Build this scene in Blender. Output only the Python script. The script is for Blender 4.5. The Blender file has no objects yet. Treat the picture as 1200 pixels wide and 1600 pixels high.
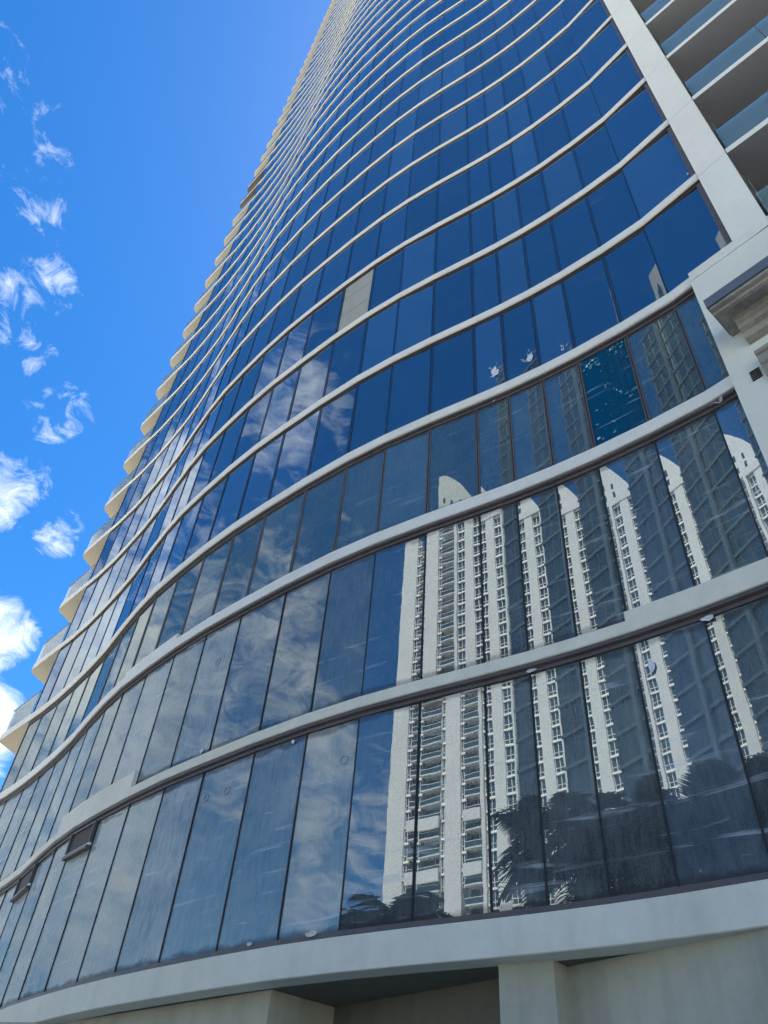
import bpy, bmesh, math, random
from mathutils import Vector, Matrix
random.seed(7)
S = bpy.context.scene
C = S.collection
PI = math.pi
def R(d): return math.radians(d)

# ------------------------------------------------------------------ camera
EYE = Vector((0, 0, 1.6))
FPX = 1198.0
z_ = Vector((111.8, 1231.0, FPX)).normalized()            # zenith in camera space (x right, y up, w forward)
f_ = (Vector((0, 0, 1)) - z_ * z_.z).normalized()         # horizontal forward
r_ = z_.cross(f_)
if r_.x < 0: r_ = -r_
right = Vector((r_.x, f_.x, z_.x)); up = Vector((r_.y, f_.y, z_.y)); fwd = Vector((r_.z, f_.z, z_.z))
cam = bpy.data.cameras.new('camera'); camo = bpy.data.objects.new('camera', cam); C.objects.link(camo)
m = Matrix.Identity(4)
for i in range(3):
    m[i][0] = right[i]; m[i][1] = up[i]; m[i][2] = -fwd[i]; m[i][3] = EYE[i]
camo.matrix_world = m
cam.sensor_fit = 'VERTICAL'; cam.sensor_height = 36; cam.lens = FPX / 1600 * 36
cam.clip_start = 0.1; cam.clip_end = 6000
S.camera = camo

# ------------------------------------------------------------------ light
SUN_AZ, SUN_EL = 42, 65
W = bpy.data.worlds.new('World'); S.world = W; W.use_nodes = True
nt = W.node_tree; N = nt.nodes; L = nt.links
for n in list(N): N.remove(n)
out = N.new('ShaderNodeOutputWorld'); bg = N.new('ShaderNodeBackground')
sky = N.new('ShaderNodeTexSky'); sky.sky_type = 'NISHITA'; sky.sun_disc = False
sky.sun_elevation = R(SUN_EL); sky.sun_rotation = R(SUN_AZ)
sky.air_density = 1.0; sky.dust_density = 0.3; sky.ozone_density = 3.0
bg.inputs['Strength'].default_value = 0.12
hs = N.new('ShaderNodeHueSaturation'); hs.inputs['Saturation'].default_value = 1.38; hs.inputs['Value'].default_value = .53; hs.inputs['Hue'].default_value = .503
L.new(sky.outputs[0], hs.inputs['Color'])
def wm(op, a, b=None, c=None, clamp=False):
    n = N.new('ShaderNodeMath'); n.operation = op; n.use_clamp = clamp
    for i, v in enumerate((a, b, c)):
        if v is None: continue
        if isinstance(v, (int, float)): n.inputs[i].default_value = v
        else: L.new(v, n.inputs[i])
    return n.outputs[0]
tc = N.new('ShaderNodeTexCoord')
sep = N.new('ShaderNodeSeparateXYZ'); L.new(tc.outputs['Generated'], sep.inputs[0])
zc = wm('MAXIMUM', sep.outputs[2], 0.06)
cx = wm('DIVIDE', sep.outputs[0], wm('ADD', zc, .12)); cy = wm('DIVIDE', sep.outputs[1], wm('ADD', zc, .12))
cmb = N.new('ShaderNodeCombineXYZ'); L.new(cx, cmb.inputs[0]); L.new(cy, cmb.inputs[1])
def wnoise(scale, detail, rough, dist=0.0, off=(0, 0, 0), stretch=(1, 1, 1)):
    mp = N.new('ShaderNodeMapping'); mp.inputs['Location'].default_value = off; mp.inputs['Scale'].default_value = stretch
    L.new(tc.outputs['Generated'], mp.inputs[0])
    t = N.new('ShaderNodeTexNoise'); t.inputs['Scale'].default_value = scale; t.inputs['Detail'].default_value = detail
    t.inputs['Roughness'].default_value = rough; t.inputs['Distortion'].default_value = dist
    L.new(mp.outputs[0], t.inputs[0]); return t.outputs[0]
def dirv(az, el): return (math.sin(R(az)) * math.cos(R(el)), math.cos(R(az)) * math.cos(R(el)), math.sin(R(el)))
# cloud fields: direction, angular radius, density
CL = [(-59.5, 58.5, 6.0, .20), (-47.5, 55.5, 4.2, .24), (-41, 50, 4.2, .32), (-39, 47, 3.6, .34), (-33.0, 43.8, 4.0, .46),
      (-34, 38, 4.2, .62), (-28.9, 36.8, 2.8, .60), (-30, 29.2, 4.0, .62), (-27.5, 23.2, 4.4, .75), (-31, 20.5, 5, 1.0),
      (-60, 34, 19, .58), (-77, 49, 13, .50), (-82, 32, 17, .52), (-51, 31, 12, .95), (-62, 22, 18, .80), (-45, 15, 17, .6), (-95, 22, 15, .45), (-47, 42, 7, .9)]
tot = None
for az, el, rad, dens in CL:
    d = N.new('ShaderNodeVectorMath'); d.operation = 'DOT_PRODUCT'; L.new(tc.outputs['Generated'], d.inputs[0]); d.inputs[1].default_value = dirv(az, el)
    mr = N.new('ShaderNodeMapRange'); mr.interpolation_type = 'SMOOTHSTEP'
    L.new(d.outputs['Value'], mr.inputs[0]); mr.inputs[1].default_value = math.cos(R(rad)); mr.inputs[2].default_value = 1.0
    mr.inputs[3].default_value = 0; mr.inputs[4].default_value = dens
    tot = mr.outputs[0] if tot is None else wm('MAXIMUM', tot, mr.outputs[0])
lowsky = N.new('ShaderNodeMapRange'); lowsky.interpolation_type = 'SMOOTHSTEP'; L.new(sep.outputs[2], lowsky.inputs[0])
for i_, x_ in enumerate((.85, .35, 0, .38)): lowsky.inputs[i_ + 1].default_value = x_
side = N.new('ShaderNodeVectorMath'); side.operation = 'DOT_PRODUCT'; L.new(tc.outputs['Generated'], side.inputs[0]); side.inputs[1].default_value = dirv(-25, 10)
sm_ = N.new('ShaderNodeMapRange'); sm_.interpolation_type = 'SMOOTHSTEP'; L.new(side.outputs['Value'], sm_.inputs[0])
for i_, x_ in enumerate((.1, .6, 1, 0)): sm_.inputs[i_ + 1].default_value = x_
tot = wm('MAXIMUM', tot, wm('MULTIPLY', lowsky.outputs[0], sm_.outputs[0]))
n1 = wnoise(5.0, 3, .5, .2, (3.1, 1.7, 0)); n2 = wnoise(21, 10, .66, .8, (9, 2, 4), (1.2, .8, 1.6))
fb = wm('ADD', wm('MULTIPLY', n1, 1.1), wm('MULTIPLY', n2, 1.3))
v = wm('SUBTRACT', wm('ADD', fb, tot), 1.56)
cmask = wm('MULTIPLY', wm('MULTIPLY', v, 1.45, clamp=True), .97)
cmask = wm('POWER', cmask, 1.15)
cshade = N.new('ShaderNodeMix'); cshade.data_type = 'RGBA'
cshade.inputs['A'].default_value = (5.0, 5.0, 5.0, 1); cshade.inputs['B'].default_value = (2.5, 2.6, 2.8, 1)
L.new(wm('MULTIPLY', wm('SUBTRACT', v, .35), 1.6, clamp=True), cshade.inputs['Factor'])
mix = N.new('ShaderNodeMix'); mix.data_type = 'RGBA'
L.new(cmask, mix.inputs['Factor']); L.new(hs.outputs[0], mix.inputs['A']); L.new(cshade.outputs['Result'], mix.inputs['B'])
L.new(mix.outputs['Result'], bg.inputs['Color']); L.new(bg.outputs[0], out.inputs[0])

sl = bpy.data.lights.new('sun', 'SUN'); so = bpy.data.objects.new('sun', sl); C.objects.link(so)
sl.energy = 5.0; sl.angle = R(.5); sl.color = (1, .95, .88)
so.rotation_euler = Vector(dirv(SUN_AZ, SUN_EL)).to_track_quat('Z', 'Y').to_euler()
S.view_settings.view_transform = 'Standard'; S.view_settings.look = 'None'
S.view_settings.exposure = 1.92; S.view_settings.gamma = 1

# ------------------------------------------------------------------ helpers
def srgb(r, g, b):
    return tuple(((c / 255) / 12.92 if c / 255 <= .04045 else ((c / 255 + .055) / 1.055) ** 2.4) for c in (r, g, b)) + (1,)
def tag(o, label=None, cat=None, group=None, kind=None):
    if label: o['label'] = label
    if cat: o['category'] = cat
    if group: o['group'] = group
    if kind: o['kind'] = kind
    return o
def empty(name, loc=(0, 0, 0), rz=0):
    o = bpy.data.objects.new(name, None); C.objects.link(o); o.location = loc; o.rotation_euler = (0, 0, rz); return o
def link(name, me, parent=None, loc=None, rz=None):
    o = bpy.data.objects.new(name, me); C.objects.link(o)
    if parent: o.parent = parent
    if loc is not None: o.location = loc
    if rz is not None: o.rotation_euler = (0, 0, rz)
    return o
class MB:
    def __init__(s): s.v = []; s.f = []; s.mi = []; s.uv = []
    def quad(s, a, b, c, d, mi=0, uv=None):
        i = len(s.v); s.v += [tuple(a), tuple(b), tuple(c), tuple(d)]; s.f.append((i, i + 1, i + 2, i + 3)); s.mi.append(mi); s.uv.append(uv)
    def poly(s, pts, mi=0):
        i = len(s.v); s.v += [tuple(p) for p in pts]; s.f.append(tuple(range(i, i + len(pts)))); s.mi.append(mi); s.uv.append(None)
    def hexa(s, p, mi=0):                       # 8 points: bottom ring 0-3 (ccw from above), top ring 4-7
        i = len(s.v); s.v += [tuple(q) for q in p]
        for f in ((3, 2, 1, 0), (4, 5, 6, 7), (0, 1, 5, 4), (1, 2, 6, 5), (2, 3, 7, 6), (3, 0, 4, 7)):
            s.f.append(tuple(i + k for k in f)); s.mi.append(mi); s.uv.append(None)
    def box(s, x0, x1, y0, y1, z0, z1, mi=0):
        s.hexa([(x0, y0, z0), (x1, y0, z0), (x1, y1, z0), (x0, y1, z0), (x0, y0, z1), (x1, y0, z1), (x1, y1, z1), (x0, y1, z1)], mi)
    def prism(s, poly, z0, z1, mi=0):           # poly: list of xy
        i = len(s.v); n = len(poly)
        s.v += [(x, y, z0) for x, y in poly] + [(x, y, z1) for x, y in poly]
        s.f.append(tuple(i + k for k in reversed(range(n)))); s.f.append(tuple(i + n + k for k in range(n)))
        for k in range(n):
            q = (k + 1) % n; s.f.append((i + k, i + q, i + n + q, i + n + k))
        s.mi += [mi] * (n + 2); s.uv += [None] * (n + 2)
    def me(s, name, mats, smooth=False):
        me = bpy.data.meshes.new(name); me.from_pydata(s.v, [], s.f)
        if not isinstance(mats, (list, tuple)): mats = [mats]
        for mm in mats: me.materials.append(mm)
        me.polygons.foreach_set('material_index', s.mi)
        if smooth: me.polygons.foreach_set('use_smooth', [True] * len(s.f))
        if any(u is not None for u in s.uv):
            a = me.uv_layers.new(name='metres'); b = me.uv_layers.new(name='frac')
            for p, u in zip(me.polygons, s.uv):
                if u is None: continue
                for k, li in enumerate(p.loop_indices):
                    a.data[li].uv = u[0][k]; b.data[li].uv = u[1][k]
        me.update(); return me
    def build(s, name, mats, parent=None, fix=True, **k):
        me = s.me(name, mats)
        if fix:
            bm = bmesh.new(); bm.from_mesh(me); bmesh.ops.recalc_face_normals(bm, faces=bm.faces); bm.to_mesh(me); bm.free()
        return link(name, me, parent, **k)

# ------------------------------------------------------------------ materials
def mat(name):
    m = bpy.data.materials.new(name); m.use_nodes = True; n = m.node_tree.nodes; n.clear()
    o = n.new('ShaderNodeOutputMaterial'); return m, n, m.node_tree.links, o
def nz(n, l, vec, scale, detail=3, rough=.55, dist=0, stretch=None):
    if stretch:
        mp = n.new('ShaderNodeMapping'); mp.inputs['Scale'].default_value = stretch; l.new(vec, mp.inputs[0]); vec = mp.outputs[0]
    t = n.new('ShaderNodeTexNoise'); t.inputs['Scale'].default_value = scale; t.inputs['Detail'].default_value = detail
    t.inputs['Roughness'].default_value = rough; t.inputs['Distortion'].default_value = dist; l.new(vec, t.inputs[0]); return t.outputs[0]
def rng(n, l, v, a, b, c=0., d=1.):
    r = n.new('ShaderNodeMapRange'); l.new(v, r.inputs[0])
    for i, x in enumerate((a, b, c, d)): r.inputs[i + 1].default_value = x
    return r.outputs[0]
def mth(n, l, op, a, b=None, clamp=False):
    m = n.new('ShaderNodeMath'); m.operation = op; m.use_clamp = clamp
    for i, v in enumerate((a, b)):
        if v is None: continue
        if isinstance(v, (int, float)): m.inputs[i].default_value = v
        else: l.new(v, m.inputs[i])
    return m.outputs[0]
def cmix(n, l, f, a, b):
    m = n.new('ShaderNodeMix'); m.data_type = 'RGBA'
    if isinstance(f, (int, float)): m.inputs['Factor'].default_value = f
    else: l.new(f, m.inputs['Factor'])
    for k, v in (('A', a), ('B', b)):
        if isinstance(v, tuple): m.inputs[k].default_value = v
        else: l.new(v, m.inputs[k])
    return m.outputs['Result']
def stucco(name, col, dirt=.25, rough=.85, scale=.6, bump=.15, metal=0, drip=.15, spec=.3):
    m, n, l, o = mat(name); b = n.new('ShaderNodeBsdfPrincipled'); l.new(b.outputs[0], o.inputs[0])
    g = n.new('ShaderNodeNewGeometry').outputs['Position']
    a1 = nz(n, l, g, scale, 6, .6); a2 = nz(n, l, g, scale * 7, 5, .65); a3 = nz(n, l, g, 2.2, 3, .5, 0, (1.6, 1.6, .12))
    f = mth(n, l, 'ADD', mth(n, l, 'MULTIPLY', rng(n, l, a1, .35, .7), dirt), mth(n, l, 'MULTIPLY', rng(n, l, a2, .4, .75), dirt * .6))
    f = mth(n, l, 'ADD', f, mth(n, l, 'MULTIPLY', rng(n, l, a3, .5, .75), drip), True)
    dk = tuple(c * .55 for c in col[:3]) + (1,)
    cc = cmix(n, l, f, col, dk)
    sp = nz(n, l, g, 26, 2, .5); cc = cmix(n, l, rng(n, l, sp, .74, .80, 0, .45), cc, tuple(c * .35 for c in col[:3]) + (1,))
    l.new(cc, b.inputs['Base Color']); b.inputs['Roughness'].default_value = rough; b.inputs['Metallic'].default_value = metal
    b.inputs['Specular IOR Level'].default_value = spec
    bp = n.new('ShaderNodeBump'); bp.inputs['Strength'].default_value = bump; bp.inputs['Distance'].default_value = .02
    l.new(mth(n, l, 'ADD', a2, mth(n, l, 'MULTIPLY', nz(n, l, g, 40, 4, .6), .5)), bp.inputs['Height']); l.new(bp.outputs[0], b.inputs['Normal'])
    return m
def glass(name, film=0.0, tint=(.82, .93, 1, 1), base=(.006, .014, .028, 1), ior=3.1, streak=0., edge=0., wave=1.0, filmcol=(.54, .59, .59, 1)):
    m, n, l, o = mat(name)
    g = n.new('ShaderNodeNewGeometry'); oi = n.new('ShaderNodeObjectInfo')
    uv = n.new('ShaderNodeUVMap'); uv.uv_map = 'metres'; fr = n.new('ShaderNodeUVMap'); fr.uv_map = 'frac'
    rnd = mth(n, l, 'FRACT', mth(n, l, 'ADD', oi.outputs['Random'], g.outputs['Random Per Island']))
    gl = n.new('ShaderNodeBsdfGlossy'); gl.inputs['Color'].default_value = tint; gl.inputs['Roughness'].default_value = .0
    df = n.new('ShaderNodeBsdfDiffuse'); l.new(cmix(n, l, rng(n, l, mth(n, l, 'FRACT', mth(n, l, 'MULTIPLY', rnd, 7.3)), .7, .75), base, tuple(c * 3.2 for c in base[:3]) + (1,)), df.inputs['Color'])
    fz = n.new('ShaderNodeFresnel'); fz.inputs['IOR'].default_value = ior
    gm = mth(n, l, 'MULTIPLY', fz.outputs[0], rng(n, l, rnd, 0, 1, .90, 1.06), True)
    mx = n.new('ShaderNodeMixShader'); l.new(gm, mx.inputs[0]); l.new(df.outputs[0], mx.inputs[1]); l.new(gl.outputs[0], mx.inputs[2])
    bp = n.new('ShaderNodeBump'); bp.inputs['Strength'].default_value = 1; bp.inputs['Distance'].default_value = .0005 * wave
    w1 = nz(n, l, g.outputs['Position'], 1.6, 1.5, .5); w2 = nz(n, l, g.outputs['Position'], 6, 1, .5)
    l.new(mth(n, l, 'ADD', w1, mth(n, l, 'MULTIPLY', w2, .07)), bp.inputs['Height'])
    for q in (gl, fz): l.new(bp.outputs[0], q.inputs['Normal'])
    sh = mx.outputs[0]
    if film > 0 or streak > 0 or edge > 0:
        su = n.new('ShaderNodeSeparateXYZ'); l.new(uv.outputs[0], su.inputs[0])
        cloudy = nz(n, l, uv.outputs[0], .9, 5, .6); fine = nz(n, l, uv.outputs[0], 5, 5, .7, 0, (2.5, .5, 1)); gr = nz(n, l, uv.outputs[0], 40, 3, .7)
        fm = mth(n, l, 'MULTIPLY', mth(n, l, 'ADD', mth(n, l, 'ADD', rng(n, l, cloudy, .3, .75, .35, 1.0), rng(n, l, fine, .36, .68, -.10, .30)), rng(n, l, gr, .4, .7, -.08, .2)), rng(n, l, rnd, 0, 1, film * .85, film * 1.1))
        fd = n.new('ShaderNodeBsdfDiffuse'); fd.inputs['Color'].default_value = filmcol
        # edge band (uncleaned margin) near the top and bottom of the pane
        if edge > 0:
            sf = n.new('ShaderNodeSeparateXYZ'); l.new(fr.outputs[0], sf.inputs[0])
            wob = mth(n, l, 'MULTIPLY', rng(n, l, nz(n, l, uv.outputs[0], 2.3, 5, .6), .25, .75, -1, 1), .022)
            bot = rng(n, l, mth(n, l, 'ADD', sf.outputs[1], wob), .030, .052, 1, 0)
            top = rng(n, l, mth(n, l, 'ADD', sf.outputs[1], wob), .955, .975, 0, 1)
            em = mth(n, l, 'MAXIMUM', bot, top)
            fm = mth(n, l, 'MULTIPLY', fm, rng(n, l, em, 0, 1, 1, .25))
        m2 = n.new('ShaderNodeMixShader'); l.new(mth(n, l, 'MULTIPLY', fm, 1, True), m2.inputs[0]); l.new(sh, m2.inputs[1]); l.new(fd.outputs[0], m2.inputs[2]); sh = m2.outputs[0]
        if edge > 0:
            ed = n.new('ShaderNodeBsdfDiffuse'); l.new(cmix(n, l, nz(n, l, uv.outputs[0], 6, 4), (.055, .055, .06, 1), (.11, .10, .10, 1)), ed.inputs[0])
            m3 = n.new('ShaderNodeMixShader'); l.new(mth(n, l, 'MULTIPLY', em, edge), m3.inputs[0]); l.new(sh, m3.inputs[1]); l.new(ed.outputs[0], m3.inputs[2]); sh = m3.outputs[0]
        if streak > 0:
            s1 = nz(n, l, uv.outputs[0], 1, 5, .6, .5, (.55, 7, 1)); s2 = nz(n, l, uv.outputs[0], .8, 3, .5)
            s3 = nz(n, l, uv.outputs[0], 22, 3, .6)
            sm = mth(n, l, 'MULTIPLY', rng(n, l, s1, .59, .67), rng(n, l, s2, .40, .58))
            spk = rng(n, l, s3, .755, .79)
            sm = mth(n, l, 'MAXIMUM', mth(n, l, 'MULTIPLY', sm, streak), mth(n, l, 'MULTIPLY', spk, streak * .5))
            sd = n.new('ShaderNodeBsdfDiffuse'); sd.inputs[0].default_value = (.62, .68, .72, 1)
            m4 = n.new('ShaderNodeMixShader'); l.new(sm, m4.inputs[0]); l.new(sh, m4.inputs[1]); l.new(sd.outputs[0], m4.inputs[2]); sh = m4.outputs[0]
    l.new(sh, o.inputs[0]); return m
def plain(name, col, rough=.7, metal=0, spec=.4, noise=0):
    m, n, l, o = mat(name); b = n.new('ShaderNodeBsdfPrincipled'); l.new(b.outputs[0], o.inputs[0])
    b.inputs['Roughness'].default_value = rough; b.inputs['Metallic'].default_value = metal; b.inputs['Specular IOR Level'].default_value = spec
    g = n.new('ShaderNodeNewGeometry').outputs['Position']
    l.new(cmix(n, l, rng(n, l, nz(n, l, g, 3, 5, .6), .3, .7), col, tuple(c * (1 - noise) for c in col[:3]) + (1,)), b.inputs['Base Color']); return m

M = {}
M['wall'] = stucco('wall_paint', (.80, .79, .70, 1), .16, drip=.08)
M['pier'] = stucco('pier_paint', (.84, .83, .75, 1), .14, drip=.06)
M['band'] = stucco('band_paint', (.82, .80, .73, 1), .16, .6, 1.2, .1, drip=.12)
M['fascia'] = stucco('fascia_paint', (.80, .77, .65, 1), .22, .8, .9, .15)
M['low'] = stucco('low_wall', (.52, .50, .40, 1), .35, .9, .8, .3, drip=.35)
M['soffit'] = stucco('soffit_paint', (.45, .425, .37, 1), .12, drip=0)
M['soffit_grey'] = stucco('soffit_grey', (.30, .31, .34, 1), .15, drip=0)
M['frame'] = plain('bronze_frame', (.13, .11, .11, 1), .5, 0, .4, .3)
M['low_shade'] = stucco('recess_shade', (.20, .185, .14, 1), .35, .9, .8, .3, drip=.3)  # darker copy of the low wall: shade of recess and soffit put into the colour
M['joint'] = plain('black_joint', (.02, .02, .022, 1), .6)
M['cap'] = plain('mullion_cap', (.02, .032, .055, 1), .3, 0, .5)
M['strip'] = plain('glazing_strip', (.012, .03, .065, 1), .12, 0, .9)
M['panel'] = stucco('grey_panel', (.36, .37, .34, 1), .2)
M['mark'] = plain('chalky_mark', (.34, .38, .42, 1), .7)
M['sheet'] = plain('faded_paper', (.07, .14, .26, 1), .6, 0, .5, .3)
M['mesh'] = plain('insect_mesh', (.10, .095, .085, 1), .9)
M['paper'] = plain('white_film', (.75, .78, .80, 1), .5, 0, .5, .2)
M['stone'] = stucco('cast_stone', (.44, .41, .36, 1), .7, .95, 3, .8, drip=.5)
M['flash'] = plain('metal_flashing', (.17, .19, .22, 1), .45, .3, .5, .15)
M['core'] = plain('core', (.05, .05, .055, 1), .9)
M['box'] = plain('brown_board', (.11, .10, .085, 1), .8)
M['asphalt'] = stucco('asphalt', (.055, .055, .057, 1), .3, .95, .3, .3)
M['paving'] = stucco('paving', (.50, .46, .39, 1), .25, .9, .4, .2)
M['ground'] = stucco('ground_cover', (.46, .43, .33, 1), .4, .95, .05, .2)
TB = (.86, .92, .88, 1)
GLR = [glass('glass_row0_clear', .20, streak=.40, edge=.5, wave=.9, tint=TB, ior=3.3), glass('glass_row1_clear', .13, streak=.3, edge=.5, wave=.9, tint=TB, ior=3.3)]
GLM = [glass('glass_row0_mid', .44, streak=.6, edge=.55, wave=1, tint=(.76, .82, .74, 1)), glass('glass_row1_mid', .24, streak=.4, edge=.55, wave=1, tint=(.76, .82, .74, 1))]
GL = [glass('glass_row0', .80, streak=.9, edge=.6, wave=1.1, tint=(.64, .67, .58, 1)), glass('glass_row1', .66, streak=.7, edge=.6, wave=1.1, tint=(.72, .77, .68, 1)),
      glass('glass_row2', .30, streak=.14, edge=.6, wave=1, filmcol=(.22, .28, .28, 1), tint=(.82, .9, .82, 1)), glass('glass_clean', .07, streak=.05, edge=0, wave=.8, filmcol=(.16, .25, .36, 1)),
      glass('glass_far', 0, wave=.8)]
M['teal'] = glass('glass_teal', .95, base=(.004, .05, .09, 1), ior=1.5, streak=.45, edge=.0, filmcol=(.003, .075, .17, 1))
M['peel'] = plain('peeling_film', (.10, .30, .36, 1), .5, 0, .5, .5)
M['rail'] = None
def railing_glass(k=.28, tc_=(.62, .86, .92, 1), ior=1.8, dc=(.50, .72, .74, 1)):
    m, n, l, o = mat('railing_glass'); t = n.new('ShaderNodeBsdfTransparent'); t.inputs[0].default_value = tc_
    g = n.new('ShaderNodeBsdfGlossy'); g.inputs['Roughness'].default_value = .02; fz = n.new('ShaderNodeFresnel'); fz.inputs[0].default_value = ior
    d = n.new('ShaderNodeBsdfDiffuse'); d.inputs[0].default_value = dc
    x = n.new('ShaderNodeMixShader'); x.inputs[0].default_value = k; l.new(t.outputs[0], x.inputs[1]); l.new(d.outputs[0], x.inputs[2])
    y = n.new('ShaderNodeMixShader'); l.new(fz.outputs[0], y.inputs[0]); l.new(x.outputs[0], y.inputs[1]); l.new(g.outputs[0], y.inputs[2])
    l.new(y.outputs[0], o.inputs[0]); return m
M['rail'] = railing_glass(); M['rail2'] = railing_glass(.30, (.90, .98, 1, 1), 1.35, (.75, .95, .97, 1))

# ------------------------------------------------------------------ the tower: plan curve and levels
U = 3.2
PLU = [(-3.92, 8.3684), (-3.6964, 8.1109), (-3.4315, 7.7802), (-3.1713, 7.4278), (-2.9238, 7.0761), (-2.6944, 6.7296), (-2.453, 6.3242), (-2.2291, 5.9621), (-2.0242, 5.6628), (-1.7799, 5.3505), (-1.5132, 5.0278), (-1.2386, 4.7213), (-0.9599, 4.4396), (-0.6346, 4.1228), (-0.3298, 3.8466), (-0.0506, 3.6205), (0.247, 3.4035), (0.5441, 3.2001), (0.7358, 3.0648), (0.933, 2.9147), (1.127, 2.7547), (1.3658, 2.5366), (1.5924, 2.3083), (1.856, 1.9661)]
PL = [Vector((x * U, y * U)) for x, y in PLU]
W0 = Vector((1.683 * U, 2.195 * U)); WD = Vector((.63, -.7766)); WN = Vector((-.7766, -.63))
PLO = PL[:23] + [W0]                                       # the lowest three rows stop at the plain wall
def normals(P):
    out = []
    for i in range(len(P) - 1):
        d = (P[i + 1] - P[i]).normalized(); out.append(Vector((d.y, -d.x)))
    return out
def offs(P, d):
    ns = normals(P); o = []
    for i in range(len(P)):
        if i == 0: n = ns[0]; k = 1
        elif i == len(P) - 1: n = ns[-1]; k = 1
        else:
            n = (ns[i - 1] + ns[i]).normalized(); k = 1 / max(.5, n.dot(ns[i]))
        o.append(P[i] + n * d * k)
    return o
NB = 40
def ZB(k): return 1.6 + U * {0: .830, 1: 2.062, 2: 3.222}.get(k, 4.21 + k - 3)
def HB(k): return U * {0: .137, 1: .066, 2: .092, 3: .088, 4: .085, 5: .080, 6: .074, 7: .070}.get(k, .063)
def sweep(P, prof):                                        # prof: closed list of (d, z)
    mb = MB(); cols = [offs(P, d) for d, z in prof]
    n = len(prof); base = 0
    for i in range(len(P)):
        for c, (d, z) in zip(cols, prof): mb.v.append((c[i].x, c[i].y, z))
    for i in range(len(P) - 1):
        for k in range(n):
            q = (k + 1) % n; mb.f.append((i * n + k, i * n + q, (i + 1) * n + q, (i + 1) * n + k)); mb.mi.append(0); mb.uv.append(None)
    mb.f.append(tuple(range(n))); mb.f.append(tuple((len(P) - 1) * n + k for k in reversed(range(n)))); mb.mi += [0, 0]; mb.uv += [None, None]
    return mb
TW = empty('glass_tower', (0, 12, 0))
tag(TW, 'tall curved blue glass apartment tower with cream floor bands filling the picture', 'building')
TWI = Matrix.Translation((0, -12, 0))
def tpart(o):
    o.parent = TW; o.matrix_parent_inverse = TWI; return o
def tb(mb, name, mats, sub=None):
    o = mb.build(name, mats)
    if sub is None: tpart(o)
    else: o.parent = sub
    return o

# mass behind the skin
core_poly = offs(PL, -.42)
pe = Vector((1.98 * U, 1.80 * U)); BD = Vector((.40, -.44)).normalized(); BNn = Vector((BD.y, -BD.x))   # right-hand balcony line
core = [tuple(p) for p in core_poly] + [tuple(pe - BNn * .4 - BD * .3), tuple(pe - BNn * 2.9 - BD * .3), tuple(pe - BNn * 2.9 + BD * 16), tuple(Vector(pe) - BNn * 26 + BD * 16), (2, 52), (-6, 46), (-10.2, 29.2)]
mb = MB(); mb.prism(core, ZB(0) + .3, ZB(NB) + 2); tb(mb, 'building_core', M['core'])
# underside slab over the recessed ground floor
sl_poly = [tuple(p) for p in offs(PLO, -.10)] + [tuple(W0 + WD * 14 - WN * .1), (20, 20), (2, 50), (-8, 40)]
mb = MB(); mb.prism(sl_poly, ZB(0) + .012, ZB(0) + .29); tb(mb, 'ground_floor_soffit', M['low_shade'])

SUMU = [0]
for i in range(len(PL) - 1): SUMU.append(SUMU[-1] + (PL[i + 1] - PL[i]).length)
DT = {15: 1.35, 16: .3, 22: 2.4}
rr = random.Random(3)
def pane_into(mb, P, j, z0, z1, k):
    g = offs(P, GO); a, b = g[j], g[j + 1]; c = (a + b) / 2; d = (b - a); Ln = d.length; d = d / Ln
    dt = DT.get(j, 0) if j >= 15 else rr.uniform(-.35, .35)
    if j == 16 and k == 0: dt = -.8
    if j >= 15 and k > 2: dt += rr.uniform(-.15, .15)
    tilt = rr.uniform(-.12, .12)
    ca, sa = math.cos(R(dt)), math.sin(R(dt)); d = Vector((d.x * ca - d.y * sa, d.x * sa + d.y * ca)); n = Vector((d.y, -d.x))
    h = Ln / 2 - .008; H = z1 - z0
    def pt(s, z, off):
        q = c + d * s + n * (off + (z - (z0 + z1) / 2) * math.tan(R(tilt))); return (q.x, q.y, z)
    u0 = SUMU[j]
    um = [(u0, z0), (u0 + Ln, z0), (u0 + Ln, z1), (u0, z1)]; uf = [(0, 0), (1, 0), (1, 1), (0, 1)]
    mb.quad(pt(-h, z0, 0), pt(h, z0, 0), pt(h, z1, 0), pt(-h, z1, 0), 0, (um, uf))
    mb.quad(pt(h, z0, -.03), pt(-h, z0, -.03), pt(-h, z1, -.03), pt(h, z1, -.03), 0, (um, uf))
    for (s, t) in ((-h, 1), (h, -1)):
        q = [pt(s, z0, -.03), pt(s, z0, 0), pt(s, z1, 0), pt(s, z1, -.03)]
        mb.quad(*(q if t > 0 else q[::-1]), 0, (um, uf))
def mull_into(mb, P, i, z0, z1, k):
    g = offs(P, GO); ns = normals(P)
    n = ns[0] if i == 0 else ns[-1] if i >= len(ns) else (ns[i - 1] + ns[i]).normalized()
    d = Vector((-n.y, n.x)); p = g[i]
    def bar(s0, s1, o0, o1, mi):
        q = [p + d * s0 + n * o1, p + d * s1 + n * o1, p + d * s1 + n * o0, p + d * s0 + n * o0]
        mb.hexa([(a.x, a.y, z0) for a in q] + [(a.x, a.y, z1) for a in q], mi)
    if k < 2: bar(-.011, .011, -.04, .022, 1)
    elif k == 2: bar(-.035, -.012, -.04, .02, 0); bar(.012, .035, -.04, .02, 0); bar(-.0115, .0115, -.04, .008, 1)
    else: bar(-.038, -.022, -.04, .016, 2); bar(.022, .038, -.04, .016, 2); bar(-.0215, .0215, -.04, .006, 3)
far_p, far_m = MB(), MB()
NIND = 12
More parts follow.
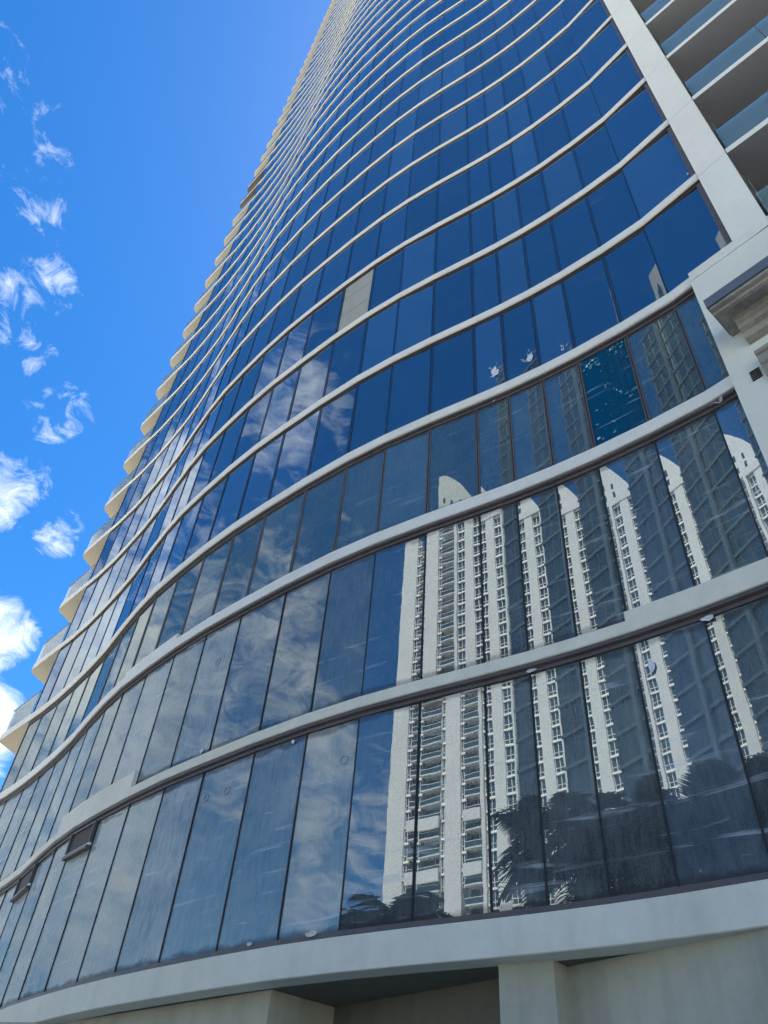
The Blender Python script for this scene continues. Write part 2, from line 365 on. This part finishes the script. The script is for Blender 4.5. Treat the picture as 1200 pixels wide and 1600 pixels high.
for k in range(NB):
    P = PLO if k < 3 else PL
    GO = -.12 if k < 3 else -.085 if k < 6 else -.06
    if k > 3:
        Pb = PL
    z, h = ZB(k), HB(k)
    Pband = P if k != 3 else PL
    prof = [(0, z + .012), (0, z + h - .012), (-.012, z + h), (-.34, z + h), (-.34, z), (-.012, z)] if k < 3 else [(0, z + .035), (0, z + h - .03), (-.012, z + h - .01), (-.03, z + h), (-.34, z + h), (-.34, z), (-.035, z), (-.012, z + .015)]
    band = tb(sweep(Pband, prof), 'floor_band', M['fascia'] if k < 2 else M['band'])
    # brown sill above, head frame below
    zt = z + h
    s = sweep(P, [(-.095 if k < 3 else -.045, zt - .01), (-.095 if k < 3 else -.045, zt + (.10 if k < 1 else .05 if k < 4 else .02)), (-.33, zt + (.10 if k < 1 else .055)), (-.33, zt - .01)]); tb(s, 'sill_frame', M['frame'])
    if k > 0:
        hh = .13 if k < 4 else .055 if k < 6 else .03
        Ph = PLO if k < 4 else PL
        tb(sweep(Ph, [(-.035, z + .01), (-.035, z - hh * .42), (-.06, z - hh * .42), (-.06, z - hh * .5), (-.09, z - hh * .5), (-.09, z - hh), (-.33, z - hh), (-.33, z + .01)]), 'head_frame', M['frame'])
    if k >= NB - 1: continue
    z0 = zt + .03; z1 = ZB(k + 1) - (.12 if k < 3 else .09)
    for j in range(len(P) - 1):
        if k == 5 and j == 13: continue
        tgt = MB() if k < NIND else far_p
        pane_into(tgt, P, j, z0, z1, k)
        if k < NIND:
            o = tpart(tgt.build('window_pane', [M['teal'] if (k == 2 and j == 20) else GLR[k] if k < 2 and j >= 15 else GLM[k] if k < 2 and j >= 12 else GL[min(k, 3)]], fix=False))
            if k == 2 and j == 20: o['label'] = 'bright teal window pane with peeling film'
    for i in range(len(P)):
        if k < 3 and i == len(P) - 1: continue
        tgt = MB() if k < NIND else far_m
        mull_into(tgt, P, i, z0 - .02, z1 + .02, k)
        if k < NIND: tb(tgt, 'mullion', [M['frame'], M['joint'], M['cap'], M['strip']])
o = tpart(far_p.build('window_panes', [GL[4]], fix=False)); o['kind'] = 'stuff'
o = tb(far_m, 'mullions', [M['frame'], M['joint'], M['cap'], M['strip']]); o['kind'] = 'stuff'
# raised sills on the two lowest bands
for i0, i1, k, hh in ((20, 23, 1, .117), (7, 10, 1, .185), (8, 10, 2, .145)):
    z = ZB(k); t = z + hh * U
    tb(sweep(PLO[i0:i1 + 1], [(-.004, z + HB(k) - .02), (-.004, t - .012), (-.016, t), (-.2, t), (-.2, z + HB(k) - .02)]), 'raised_sill', M['fascia'] if k < 2 else M['band'])
# grey infill panels (row 5, one bay)
g = offs(PL, -.10); a, b = g[13], g[14]; d = (b - a).normalized(); n = Vector((d.y, -d.x)); z0 = ZB(5) + HB(5) + .03; z1 = ZB(6) - .09
cuts = [z0, z0 + (z1 - z0) * .36, z0 + (z1 - z0) * .72, z1]
for q in range(3):
    mb = MB(); A = a + d * .05; B = b - d * .05; I = -n * .06
    pts = [A, B, B + I, A + I]; mb.hexa([(p.x, p.y, cuts[q] + .012) for p in pts] + [(p.x, p.y, cuts[q + 1] - .012) for p in pts]); tb(mb, 'infill_panel', M['panel'])
mb = MB(); pts = [a - n * .05, b - n * .05, b - n * .2, a - n * .2]; mb.hexa([(p.x, p.y, z0 - .02) for p in pts] + [(p.x, p.y, z1 + .02) for p in pts]); tb(mb, 'infill_backing', M['joint'])
# hopper vents at the top of the lowest row
for j in (8, 5):
    g = offs(PLO, -.10); a, b = g[j], g[j + 1]; d = (b - a).normalized(); n = Vector((d.y, -d.x)); zt = ZB(1) - .13; zb = zt - .60
    fr = MB(); A = a + d * .02; B = b - d * .02
    def bar(p0, p1, za, zb_, o0, o1, mi=0):
        pts = [p0 + n * o1, p1 + n * o1, p1 + n * o0, p0 + n * o0]; fr.hexa([(p.x, p.y, za) for p in pts] + [(p.x, p.y, zb_) for p in pts], mi)
    bar(A, B, zb, zb + .07, .0, .10); bar(A, B, zb + .0705, zb + .13, .0, .05, 1); bar(A, A + d * .04, zb + .1305, zt, 0, .07); bar(B - d * .04, B, zb + .1305, zt, 0, .07); bar(A + d * .041, B - d * .041, zt - .04, zt - .001, 0, .06)
    vf = tb(fr, 'vent_frame', [M['frame'], M['band']])
    ms = MB(); pts = [A + n * .015 + d * .042, B + n * .015 - d * .042, B - d * .042, A + d * .042]; ms.hexa([(p.x, p.y, zb + .131) for p in pts] + [(p.x, p.y, zt - .042) for p in pts]); tb(ms, 'vent_mesh', M['mesh'], vf)

# right-hand pier, one cast panel per storey, and the plain wall below it
pa, pb = PL[-1] + Vector((.012, -.004)), pe
pd = (pb - pa).normalized(); pn = Vector((pd.y, -pd.x))
for k in range(3, NB - 1):
    z0, z1 = ZB(k) + .006, ZB(k + 1) - .006
    mb = MB(); q = [pa + pn * .03, pb + pn * .03, pb - pn * .8, pa - pn * .8]
    mb.hexa([(p.x, p.y, z0) for p in q] + [(p.x, p.y, z1) for p in q]); tb(mb, 'pier_panel', M['pier'])
    mb = MB(); e = PL[-1]; dd = (PL[-2] - PL[-1]).normalized(); q = [e + dd * .11 + pn * -.05, e + pn * -.05, e - pn * .3, e + dd * .11 - pn * .3]
    zz0, zz1 = ZB(k) + HB(k), ZB(k + 1) - .1
    mb.hexa([(p.x, p.y, zz0) for p in q] + [(p.x, p.y, zz1) for p in q]); tb(mb, 'jamb_frame', M['frame'])
mb = MB(); q = [pa + pn * .02, pb + pn * .02, pb - pn * .75, pa - pn * .75]; mb.hexa([(p.x, p.y, ZB(3)) for p in q] + [(p.x, p.y, ZB(NB)) for p in q]); tb(mb, 'pier_core', M['joint'])
wa = W0 + WN * .07; wb = wa + WD * 9
mb = MB(); q = [wa, wb, wb - WN * .5, wa - WN * .5]; mb.hexa([(p.x, p.y, ZB(1) - .25) for p in q] + [(p.x, p.y, ZB(3) - .006) for p in q]); tb(mb, 'plain_wall', M['wall'])
mb = MB(); q = [wa + WD * .02 + WN * .004, wb + WN * .004, wb - WN * .5, wa + WD * .02 - WN * .5]; mb.hexa([(p.x, p.y, ZB(3) + .006) for p in q] + [(p.x, p.y, ZB(3) + HB(3)) for p in q]); tb(mb, 'wall_coping', M['wall'])
mb = MB(); q = [wa, wb, wb - WN * .5, wa - WN * .5]; mb.hexa([(p.x, p.y, ZB(0) + .01) for p in q] + [(p.x, p.y, ZB(1) - .26) for p in q]); tb(mb, 'lower_wall', M['wall'])
# band 0 carries on along the wall
mb = MB(); q = [wa + WN * .0, wb + WN * .0, wb + WN * .02, wa + WN * .02]

# right-hand balconies
def slab(name, pts, z0, z1, top, under):
    mb = MB(); n = len(pts); i = len(mb.v)
    mb.v += [(p[0], p[1], z0) for p in pts] + [(p[0], p[1], z1) for p in pts]
    mb.f.append(tuple(reversed(range(n)))); mb.mi.append(1); mb.f.append(tuple(range(n, 2 * n))); mb.mi.append(0)
    for k in range(n):
        q = (k + 1) % n; mb.f.append((k, q, n + q, n + k)); mb.mi.append(0)
    mb.uv = [None] * len(mb.f)
    return tb(mb, name, [top, under])
BL = 9.0
for k in range(3, 24):
    z = ZB(k); a = pe + BD * .012; b = pe + BD * BL
    pts = [tuple(a), tuple(b), tuple(b - BNn * 2.9), tuple(a - BNn * 2.9)]
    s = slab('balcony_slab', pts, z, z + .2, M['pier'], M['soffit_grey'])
    for q in range(5):
        mb = MB(); p0 = pe + BD * (.05 + q * 1.78) - BNn * .06; p1 = pe + BD * (.03 + (q + 1) * 1.78) - BNn * .06
        pp = [p0, p1, p1 - BNn * .015, p0 - BNn * .015]; mb.hexa([(p.x, p.y, z + .2) for p in pp] + [(p.x, p.y, z + 1.3) for p in pp]); tb(mb, 'glass_railing', M['rail'], s)
# left-hand balconies: each slab is the floor band carried past the corner
A0 = PL[0]; Cc = Vector((-4.44 * U, 8.97 * U)); Dd = Cc + Vector((.33, .94)) * 4.6
en = Vector((.755, .656))
for k in range(3, NB):
    z = ZB(k); h = .30
    arc = []
    c0 = Cc + (A0 - Cc).normalized() * .22; c1 = Cc + (Dd - Cc).normalized() * .22
    for t in (0, .25, .5, .75, 1): arc.append(tuple((c0 * (1 - t) + Cc * t) * (1 - t) + (Cc * (1 - t) + c1 * t) * t))
    if k == 3: arc = [tuple(Cc)]
    pts = [tuple(A0 + en * .02), ] + arc + [tuple(Dd), tuple(A0 + en * 6)]
    box = k in (18, 19)
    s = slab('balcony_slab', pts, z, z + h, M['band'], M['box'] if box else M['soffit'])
    rail = [A0 + (Cc - A0).normalized() * .10 + en * .06, Cc + Vector((.05, -.02)) + en * .05, Dd + en * .06]
    for (p0, p1) in ((rail[0], rail[1]), (rail[1], rail[2])):
        L_ = (p1 - p0).length; n_ = 1 if L_ < 3 else 3
        dd = (p1 - p0) / L_; nn = Vector((dd.y, -dd.x))
        for q in range(n_):
            a = p0 + dd * (L_ * q / n_ + .02); b = p0 + dd * (L_ * (q + 1) / n_ - .02)
            mb = MB(); pp = [a, b, b - nn * .015, a - nn * .015]; mb.hexa([(p.x, p.y, z + h) for p in pp] + [(p.x, p.y, z + h + 1.02) for p in pp])
            tb(mb, 'glass_railing' if not box else 'boarded_railing', M['rail2'] if not box else M['box'], s)
            if not box:
                mb = MB(); pp = [a - dd * .02 + nn * .012, b + dd * .02 + nn * .012, b + dd * .02 - nn * .027, a - dd * .02 - nn * .027]
                mb.hexa([(p.x, p.y, z + h + 1.02) for p in pp] + [(p.x, p.y, z + h + 1.055) for p in pp]); tb(mb, 'handrail', M['flash'], s)

# ground floor: columns and recessed walls below the lowest band
def wall(name, pts, z0, z1, m): mb = MB(); mb.prism([(x * U, y * U) for x, y in pts], z0, z1); return tb(mb, name, m)
zs = ZB(0) + .008
wall('column', [(.59, 3.265), (.775, 3.155), (.865, 3.25), (.68, 3.40)], 0, zs, M['low'])
wall('column', [(-2.9, 6.4), (-1.95, 5.37), (-1.54, 5.21), (-.71, 4.39), (-.31, 4.0), (-.02, 4.24), (-1.3, 5.6), (-2.5, 6.9)], 0, zs, M['low'])
wall('recessed_wall', [(-.02, 4.235), (.69, 3.40), (.75, 3.46), (.04, 4.30)], 0, zs, M['low_shade'])
wall('recessed_wall', [(.835, 3.24), (1.34, 2.585), (1.75, 2.05), (3.2, .5), (3.3, .6), (1.85, 2.15), (1.44, 2.68), (.93, 3.33)], 0, zs, M['low'])

# cornice and bracket on the plain wall
def molding(name, s0, s1, prof, m, cap=True):              # prof (out, z) closed, extruded along the wall
    mb = MB(); n = len(prof); w = wa
    for s in (s0, s1):
        for (o, z) in prof:
            p = w + WD * s + WN * o; mb.v.append((p.x, p.y, z))
    for k in range(n):
        q = (k + 1) % n; mb.f.append((k, q, n + q, n + k))
    mb.f.append(tuple(range(n))); mb.f.append(tuple(reversed(range(n, 2 * n)))); mb.mi = [0] * len(mb.f); mb.uv = [None] * len(mb.f)
    return mb
def wz(z): return 1.6 + z * U
cor = tb(molding('c', .275, 6, [(0, wz(3.558)), (.70, wz(3.558)), (.70, wz(3.537)), (.63, wz(3.533)), (.63, wz(3.512)), (.57, wz(3.510)), (.55, wz(3.53)), (.25, wz(3.536)), (0, wz(3.536))], None), 'cornice', M['stone'])
tb(molding('c', .25, 6.05, [(0, wz(3.56)), (.73, wz(3.56)), (.745, wz(3.625)), (0, wz(3.64))], None), 'cornice_flashing', M['flash'], cor)
tb(molding('c', .46, 6, [(0, wz(3.534)), (.36, wz(3.534)), (.36, wz(3.517)), (.31, wz(3.512)), (.31, wz(3.495)), (.26, wz(3.485)), (.26, wz(3.455)), (.17, wz(3.445)), (.14, wz(3.41)), (0, wz(3.40))], None), 'bed_moulding', M['stone'], cor)
br = tb(molding('c', .50, 2.2, [(0, wz(3.265)), (.20, wz(3.265)), (.20, wz(3.24)), (.16, wz(3.235)), (.16, wz(3.18)), (.12, wz(3.17)), (.04, wz(3.08)), (0, wz(3.07))], None), 'stone_bracket', M['stone'])
for q in range(5):
    z = wz(3.215) - q * .05
    mb = molding('c', .28, .44, [(-.02, z), (.02, z), (.02, z - .022), (-.02, z - .022)], None); tb(mb, 'grille_bar', M['joint'])

# scraps, film and marks on the glass
def onpane(j, s, z, out=.02, low=None):
    P = PLO if z < ZB(3) else PL
    g = offs(P, -.12); d = (g[j + 1] - g[j]).normalized(); n = Vector((d.y, -d.x)); return g[j] + d * s + n * out, d, n
def scrap(j, s, z, w, h, name='paper_scrap', curl=.03, seed=0, spikes=0):
    rs = random.Random(seed); p, d, n = onpane(j, s, z); mb = MB(); ring = []
    K = 9
    for q in range(K):
        a = 2 * PI * q / K; rad = rs.uniform(.6, 1.0); ring.append((math.cos(a) * w / 2 * rad, math.sin(a) * h / 2 * rad, rs.uniform(0, curl)))
    def P3(t, off=0): x = p + d * t[0] + n * (t[2] + .004 + off); return (x.x, x.y, z + t[1])
    i = 0; mb.v = [P3((0, 0, curl * .3))] + [P3(t) for t in ring] + [P3((0, 0, curl * .3), -.003)] + [P3(t, -.003) for t in ring]
    for q in range(K):
        e = (q + 1) % K; mb.f += [(0, 1 + q, 1 + e), (K + 1, K + 2 + e, K + 2 + q), (1 + q, K + 2 + q, K + 2 + e, 1 + e)]
    for q in range(spikes):
        b = ring[q % K]; l = rs.uniform(.14, .26); a = rs.uniform(.6, 2.6); t = (b[0] + math.cos(a) * l, b[1] + abs(math.sin(a)) * l, .01); i = len(mb.v); w_ = .012
        mb.v += [P3((b[0] - w_, b[1], .006)), P3((b[0] + w_, b[1], .006)), P3(t), P3(((b[0] + t[0]) / 2 + .01, (b[1] + t[1]) / 2, .03))]
        mb.f += [(i, i + 1, i + 2), (i, i + 3, i + 2), (i + 1, i + 3, i + 2)]
    mb.mi = [0] * len(mb.f); mb.uv = [None] * len(mb.f)
    return tb(mb, name, M['paper'])
scrap(17, .44, 15.0, .10, .12, seed=1); scrap(17, .50, 15.98, .22, .42, 'torn_film', .05, 2, 9); scrap(18, .60, 15.92, .20, .34, 'torn_film', .05, 3, 9)
scrap(19, .55, 15.62, .10, .10, 'torn_film', .03, 14, 5)
scrap(14, .68, 4.80, .26, .09, 'torn_film', .06, 5); scrap(13, .78, 4.80, .14, .07, 'torn_film', .05, 6); scrap(11, 1.02, 8.55, .12, .16, seed=7)
scrap(22, .12, 11.86, .34, .12, 'torn_film', .12, 8); scrap(13, 1.0, 8.0, .10, .09, seed=9)
scrap(20, .22, 7.62, .12, .22, seed=10); scrap(21, .05, 8.05, .24, .10, seed=11); scrap(18, .05, 8.1, .22, .09, seed=12)
scrap(22, 1.24, 18.9, .05, .12, seed=13)
for (s0, zc_, w_, h_, sl_) in ((.40, 16.86, .34, .13, .05), (.36, 16.66, .32, .15, -.04), (.62, 17.35, .08, .08, 0)):
    p, d, n = onpane(19, s0, zc_, .006); mb = MB(); q = []
    for u, vv in ((-.5, -.5), (.5, -.5), (.5, .5), (-.5, .5)): x = p + d * u * w_; q.append((x.x, x.y, zc_ + vv * h_ + u * sl_))
    mb.poly(q); tpart(mb.build('paper_sheet', M['sheet'], fix=False))
rs = random.Random(21)
for q in range(70):
    if q < 42: ss = rs.uniform(.06, .97); zz = 14.86 - abs(rs.gauss(0, .22)) - (0 if .2 < ss < .7 else -.02)
    elif q < 60: t = rs.uniform(0, 1); ss = .45 + .42 * t + rs.gauss(0, .03); zz = 13.9 - .75 * t + rs.gauss(0, .04)
    else: ss = rs.uniform(.1, .5); zz = rs.uniform(12.35, 13.4)
    w_ = rs.uniform(.014, .055); p, d, n = onpane(20, ss, zz, .012); mb = MB(); K = 6; ring = []; a0 = rs.uniform(0, 3)
    for e in range(K):
        a = 2 * PI * e / K; r_ = w_ * rs.uniform(.35, 1); u, vv = math.cos(a) * r_, math.sin(a) * r_ * rs.uniform(.4, 1.3)
        x = p + d * u + n * rs.uniform(0, .01); ring.append((x.x, x.y, zz + vv))
    mb.poly(ring); o = tpart(mb.build('peeled_film', M['peel'] if q % 6 else M['paper'], fix=False))
for (j, s, z, rad) in ((14, .89, 7.38, .085), (12, .23, 7.5, .075), (12, .83, 7.5, .08), (11, .75, 10.75, .09)):
    p, d, n = onpane(j, s, z, .008); mb = MB(); K = 18
    for q in range(K):
        a0, a1 = 2 * PI * q / K, 2 * PI * (q + 1) / K
        def rp(a, r_, o): x = p + d * math.cos(a) * r_ + n * o; return (x.x, x.y, z + math.sin(a) * r_)
        mb.quad(rp(a0, rad, .003), rp(a1, rad, .003), rp(a1, rad * .72, .003), rp(a0, rad * .72, .003)); mb.quad(rp(a0, rad, 0), rp(a1, rad, 0), rp(a1, rad, .003), rp(a0, rad, .003))
    tb(mb, 'suction_mark', M['mark'])

# ------------------------------------------------------------------ the street behind the camera
mb = MB(); mb.quad((-2500, -2500, 0), (2500, -2500, 0), (2500, 2500, 0), (-2500, 2500, 0)); o = mb.build('ground', M['ground'], fix=False); o['kind'] = 'structure'
mb = MB(); mb.prism([(-30, 26), (-9, 8), (2, -1), (20, -18), (22, -12), (14, 6), (6, 12), (-12, 32), (-26, 40)], .004, .12); o = mb.build('pavement', M['paving']); o['kind'] = 'structure'
mb = MB(); mb.quad((-200, 142, .008), (-208, 134, .008), (50, -124, .008), (58, -116, .008)); o = mb.build('road', M['asphalt'], fix=False); o['kind'] = 'structure'
mb = MB(); mb.quad((-300, -200, .012), (-20, -200, .012), (-70, 20, .012), (-300, 200, .012)); o = mb.build('plaza', M['paving'], fix=False); o['kind'] = 'structure'

# ---- white tower across the street, seen in the glass
M['wt'] = stucco('white_tower_paint', (.50, .53, .56, 1), .18, scale=.15, bump=.05)
M['wt_shade'] = plain('balcony_soffit', (.40, .40, .38, 1), .9)
M['wg'] = plain('tower_window', (.03, .06, .08, 1), .08, 0, .8)
M['wf'] = plain('window_frame_paint', (.75, .76, .75, 1), .5)
def frame_of(D, yaw, maz=-119.8):
    mm = Vector((math.sin(R(maz)), math.cos(R(maz)))); nn = Vector((math.sin(R(maz + yaw)), math.cos(R(maz + yaw))))
    return mm * D, nn
c, nn = frame_of(120, -29)
WT = empty('white_tower', (c.x, c.y, 0), math.atan2(-nn.x, nn.y))
# local axes: +y = away from the street (nn), +x = right-hand side when facing the tower
tag(WT, 'white apartment tower with striped window columns and balconies, mirrored in the lower glass', 'building')
def wbox(name, x0, x1, y0, y1, z0, z1, m): mb = MB(); mb.box(x0, x1, y0, y1, z0, z1); o = mb.build(name, m); o.parent = WT; return o
ZT = 137.0; FH = 3.24
wbox('tower_body', 4.0, 30.3, 2.2, 24, 0, ZT - 1, M['wt'])
wbox('end_pillar', 26.4, 30.6, 0, 2.2, 0, ZT + 3, M['wt']); wbox('pillar', 15.9, 19.4, -.1, 2.2, 0, ZT + 2, M['wt']); wbox('fin', 10.6, 11.35, -.3, 2.2, 0, ZT, M['wt'])
wbox('pillar', 6.2, 8.6, 0, 2.2, 0, ZT, M['wt']); wbox('corner_fin', 3.75, 4.2, -.05, 2.2, 0, ZT, M['wt'])
wbox('parapet', 3.75, 11.35, -.15, 2.0, ZT + .002, ZT + 2.2, M['wt'])
def wmesh(w):
    mb = MB(); mb.box(0, w, .30, .36, 0, FH, 0); mb.box(0, w, .0, .299, FH - .42, FH, 1)
    mb.box(w / 2 - .05, w / 2 + .05, .2, .299, .0, FH - .421, 1); mb.box(0, w, .2, .299, .86, .96, 1); mb.box(0, .06, .18, .299, 0, FH - .421, 1); mb.box(w - .06, w, .18, .299, 0, FH - .421, 1)
    return mb.me('window', [M['wg'], M['wf']])
def bmesh_(w):
    mb = MB(); mb.box(0, w, 1.9, 1.98, 0, FH, 0); mb.box(0, w, -.35, 1.899, 0, .28, 1)
    mb.box(.02, w - .02, -.32, -.29, .281, 1.25, 3); mb.box(0, w, -.35, -.27, 1.251, 1.33, 2); mb.box(0, .25, .2, 1.899, .281, FH - .001, 1)
    mb.box(w * .45, w * .45 + .1, 1.8, 1.899, .281, FH, 2)
    return mb.me('balcony', [M['wg'], M['wt'], M['wf'], M['wg']])
cols = [(4.2, 2.0), (8.6, 2.0), (19.4, 1.0), (25.2, 1.2), (14.9, .98)]
for x, w in cols:
    me = wmesh(w)
    for k in range(42):
        if x in (4.2, 8.6) or 14 < k: link('window', me, WT, (x, .25, k * FH + .6))
for x, w in ((11.36, 3.5), (20.42, 4.75)):
    me = bmesh_(w)
    for k in range(42):
        o = link('balcony', me, WT, (x, 0, k * FH + .6))
for x, w in ((11.36, 3.5), (20.42, 4.75)):
    for z in (60.5, 50.8):
        wbox('balcony_parapet', x - .1, x + w + .1, -.9, -.36, z, z + 2.2, M['wt'])
# the sail shaped crown
mb = MB(); prof = [(4.4, ZT + 2.2)]
for t in range(0, 13):
    a = t / 12; prof.append((4.4 + 12.8 * a, ZT + 2.2 + 19 * math.sin(a * PI / 2)))
prof.append((17.2, ZT + 2.2))
n_ = len(prof); mb.v = [(x, 1.4, z) for x, z in prof] + [(x, 4.4, z) for x, z in prof]
mb.f = [tuple(range(n_)), tuple(reversed(range(n_, 2 * n_)))] + [(k, (k + 1) % n_, n_ + (k + 1) % n_, n_ + k) for k in range(n_)]
mb.mi = [0] * len(mb.f); mb.uv = [None] * len(mb.f); crown = mb.build('crown_sail', M['wt']); crown.parent = WT
for x, z in ((10, ZT + 4), (10, ZT + 7), (12.6, ZT + 4), (12.6, ZT + 8), (15, ZT + 5), (15, ZT + 10)):
    mb = MB(); mb.box(x, x + .7, 1.36, 1.5, z, z + 2); o = mb.build('crown_window', M['wg']); o.parent = crown

# ---- dark glass tower beside it
M['gt'] = plain('blue_curtain_wall', (.02, .045, .07, 1), .12, 0, .9, .4)
M['gs'] = plain('slab_edge_blue', (.04, .075, .105, 1), .5)
M['ga'] = stucco('grey_crown_paint', (.20, .21, .22, 1), .2, scale=.2)
c, nn = frame_of(65, -47)
GT = empty('dark_glass_tower', (c.x, c.y, 0), math.atan2(-nn.x, nn.y))
tag(GT, 'dark blue curtain wall tower with pale slab lines, mirrored beside the white tower', 'building')
def gbox(name, x0, x1, y0, y1, z0, z1, m, par=None): mb = MB(); mb.box(x0, x1, y0, y1, z0, z1); o = mb.build(name, m); o.parent = par or GT; return o
body = gbox('tower_body', -19.2, 7.2, .1, 14, 0, 124, M['gt'])
for k in range(31): gbox('slab_edge', -19.3, 7.3, -.08, .098, k * 4 + 3.6, k * 4 + 4.05, M['gs'])
for q in range(14): gbox('curtain_mullion', 7.0 - q * 1.9, 7.07 - q * 1.9, -.02, .097, 0, 124, M['gs'])
for q in range(4): gbox('round_pier', 2.3 - q * 6.4, 3.0 - q * 6.4, -.5, -.081, 0, 124, M['gs'])
cr = gbox('grey_crown', -14, 2.2, 2, 10, 124.002, 141, M['ga'])
for q in range(7):
    x = 1.2 - q * 2.2; mb = MB()
    pr = [(x, 127), (x, 133.5), (x - .5, 136), (x - 1.0, 133.5), (x - 1.0, 127)]; n_ = 5
    mb.v = [(a, 1.9, z) for a, z in pr] + [(a, 2.2, z) for a, z in pr]; mb.f = [tuple(range(5)), tuple(reversed(range(5, 10)))] + [(k, (k + 1) % 5, 5 + (k + 1) % 5, 5 + k) for k in range(5)]
    mb.mi = [0] * 7; mb.uv = [None] * 7; o = mb.build('lancet_window', M['wg']); o.parent = cr

# ---- palms
M['frond'] = plain('frond_green', (.07, .12, .05, 1), .55, 0, .4, .45)
M['trunk'] = stucco('palm_trunk', (.22, .19, .15, 1), .5, .9, 2, .5)
def frond_mesh(Ln, droop, seed):
    rs = random.Random(seed); mb = MB(); n = 26; pts = []
    for i in range(n + 1):
        t = i / n; pts.append(Vector((Ln * (t - .12 * t * t), 0, Ln * (.35 * t - droop * t * t))))
    for i in range(n):
        a, b = pts[i], pts[i + 1]; w = .03 * (1 - i / n) + .008
        mb.quad(a + Vector((0, -w, 0)), b + Vector((0, -w, 0)), b + Vector((0, w, 0)), a + Vector((0, w, 0)))
        mb.quad(a + Vector((0, w, 0)), b + Vector((0, w, 0)), b + Vector((0, 0, -w)), a + Vector((0, 0, -w)))
        if i < 2: continue
        t = i / n; l = Ln * .36 * math.sin(PI * min(1, .12 + t * .9)) + .1
        for sgn in (-1, 1):
            for r2 in (0, 1):
                q = a.lerp(b, .5 * r2); e = q + Vector((l * .45, sgn * l * .8, -l * rs.uniform(.25, .75))); mdl = q.lerp(e, .5) + Vector((0, 0, l * .10)); ww = Vector((.035, 0, 0))
                mb.quad(q - ww, q + ww, mdl + ww * 1.1, mdl - ww * 1.1); mb.quad(mdl - ww * 1.1, mdl + ww * 1.1, e + ww * .15, e - ww * .15)
    return mb.me('palm_frond', M['frond'])
FM = [frond_mesh(2.7, .55, 1), frond_mesh(2.5, .95, 2), frond_mesh(2.3, 1.35, 3)]
def palm(x, y, H, label, seed, s=1.0):
    rs = random.Random(seed); P = empty('palm_tree', (x, y, 0)); tag(P, label, 'palm tree', 'palms along the street')
    mb = MB(); K = 10; rings = 14
    for i in range(rings + 1):
        t = i / rings; r0 = (.20 - .07 * t + (.10 if i == 0 else 0)) + (.012 if i % 2 else 0); ox = .35 * math.sin(t * 1.6) * (1 if seed % 2 else -1)
        for q in range(K): mb.v.append((ox + r0 * math.cos(2 * PI * q / K), r0 * math.sin(2 * PI * q / K), t * (H - 1.2 * s)))
    for i in range(rings):
        for q in range(K): mb.f.append((i * K + q, i * K + (q + 1) % K, (i + 1) * K + (q + 1) % K, (i + 1) * K + q))
    mb.f.append(tuple(rings * K + q for q in range(K))); mb.mi = [0] * len(mb.f); mb.uv = [None] * len(mb.f)
    o = mb.build('trunk', M['trunk'], P)
    for q in range(42):
        lvl = q % 3; f = link('palm_frond', FM[lvl], P, (.35 * math.sin(1.6) * (1 if seed % 2 else -1), 0, H - 1.35 * s))
        f.rotation_euler = (rs.uniform(-.3, .3), -rs.uniform(.1, .75) + lvl * .35, q * 2.399 + rs.uniform(-.2, .2)); k = s * rs.uniform(.85, 1.1); f.scale = (k, k, k)
def pol(ox, oy, az, d): return ox + math.sin(R(az)) * d, oy + math.cos(R(az)) * d
PALMS = [(3.0, 9.3, -123.0, 15.5, 12.9, 1.12, 'tall palm mirrored in the low right panes, largest of the row'), (3.0, 9.3, -132, 16.5, 12.4, 1.1, 'palm mirrored furthest right behind the tallest one'),
         (1.0, 11.0, -112.0, 18, 10.9, .85, 'small palm mirrored at the foot of the white end pillar'), (1.0, 11, -117.5, 22, 8.6, .8, 'short palm mirrored below the white tower balconies')]
for i, (ox, oy, az, d, H, s, lab) in enumerate(PALMS):
    x, y = pol(ox, oy, az, d); palm(x, y, H, lab, i + 1, s)
# ---- a round tree further off
M['leaf'] = plain('leaf_green', (.05, .09, .03, 1), .6, 0, .3, .5)
def tree(x, y, H, rad, label, seed):
    rs = random.Random(seed); T = empty('broadleaf_tree', (x, y, 0)); tag(T, label, 'tree')
    mb = MB()
    def limb(a, b, r0, r1):
        a, b = Vector(a), Vector(b); d = (b - a).normalized(); u = d.orthogonal().normalized(); w = d.cross(u); i = len(mb.v)
        for p, r_ in ((a, r0), (b, r1)):
            for q in range(7): mb.v.append(tuple(p + u * r_ * math.cos(q * 2 * PI / 7) + w * r_ * math.sin(q * 2 * PI / 7)))
        for q in range(7): mb.f.append((i + q, i + (q + 1) % 7, i + 7 + (q + 1) % 7, i + 7 + q)); mb.mi.append(0); mb.uv.append(None)
    limb((0, 0, 0), (0, 0, H * .5), .35, .22)
    cl = []
    for q in range(9):
        a = rs.uniform(0, 6.28); e = (math.cos(a) * rad * .55, math.sin(a) * rad * .55, H * rs.uniform(.55, .85)); limb((0, 0, H * .45), e, .15, .05); cl.append(Vector(e))
    mb.build('trunk', M['trunk'], T)
    mb = MB()
    for q in range(5000):
        c_ = rs.choice(cl); p = c_ + Vector((rs.gauss(0, 1), rs.gauss(0, 1), rs.gauss(0, .7))) * rad * .28; a = Vector((rs.uniform(-1, 1), rs.uniform(-1, 1), rs.uniform(-1, 1))).normalized() * .22; b = a.orthogonal().normalized() * .14
        mb.quad(p - a, p - b, p + a, p + b)
    mb.build('crown', M['leaf'], T, fix=False)
x, y = pol(-1, 12, -103, 45); tree(x, y, 16, 6, 'round dark tree mirrored low beside the end pillar', 5)
x, y = pol(-3, 13, -92, 60); tree(x, y, 15, 7, 'round dark tree mirrored low at the middle of the glass', 6)
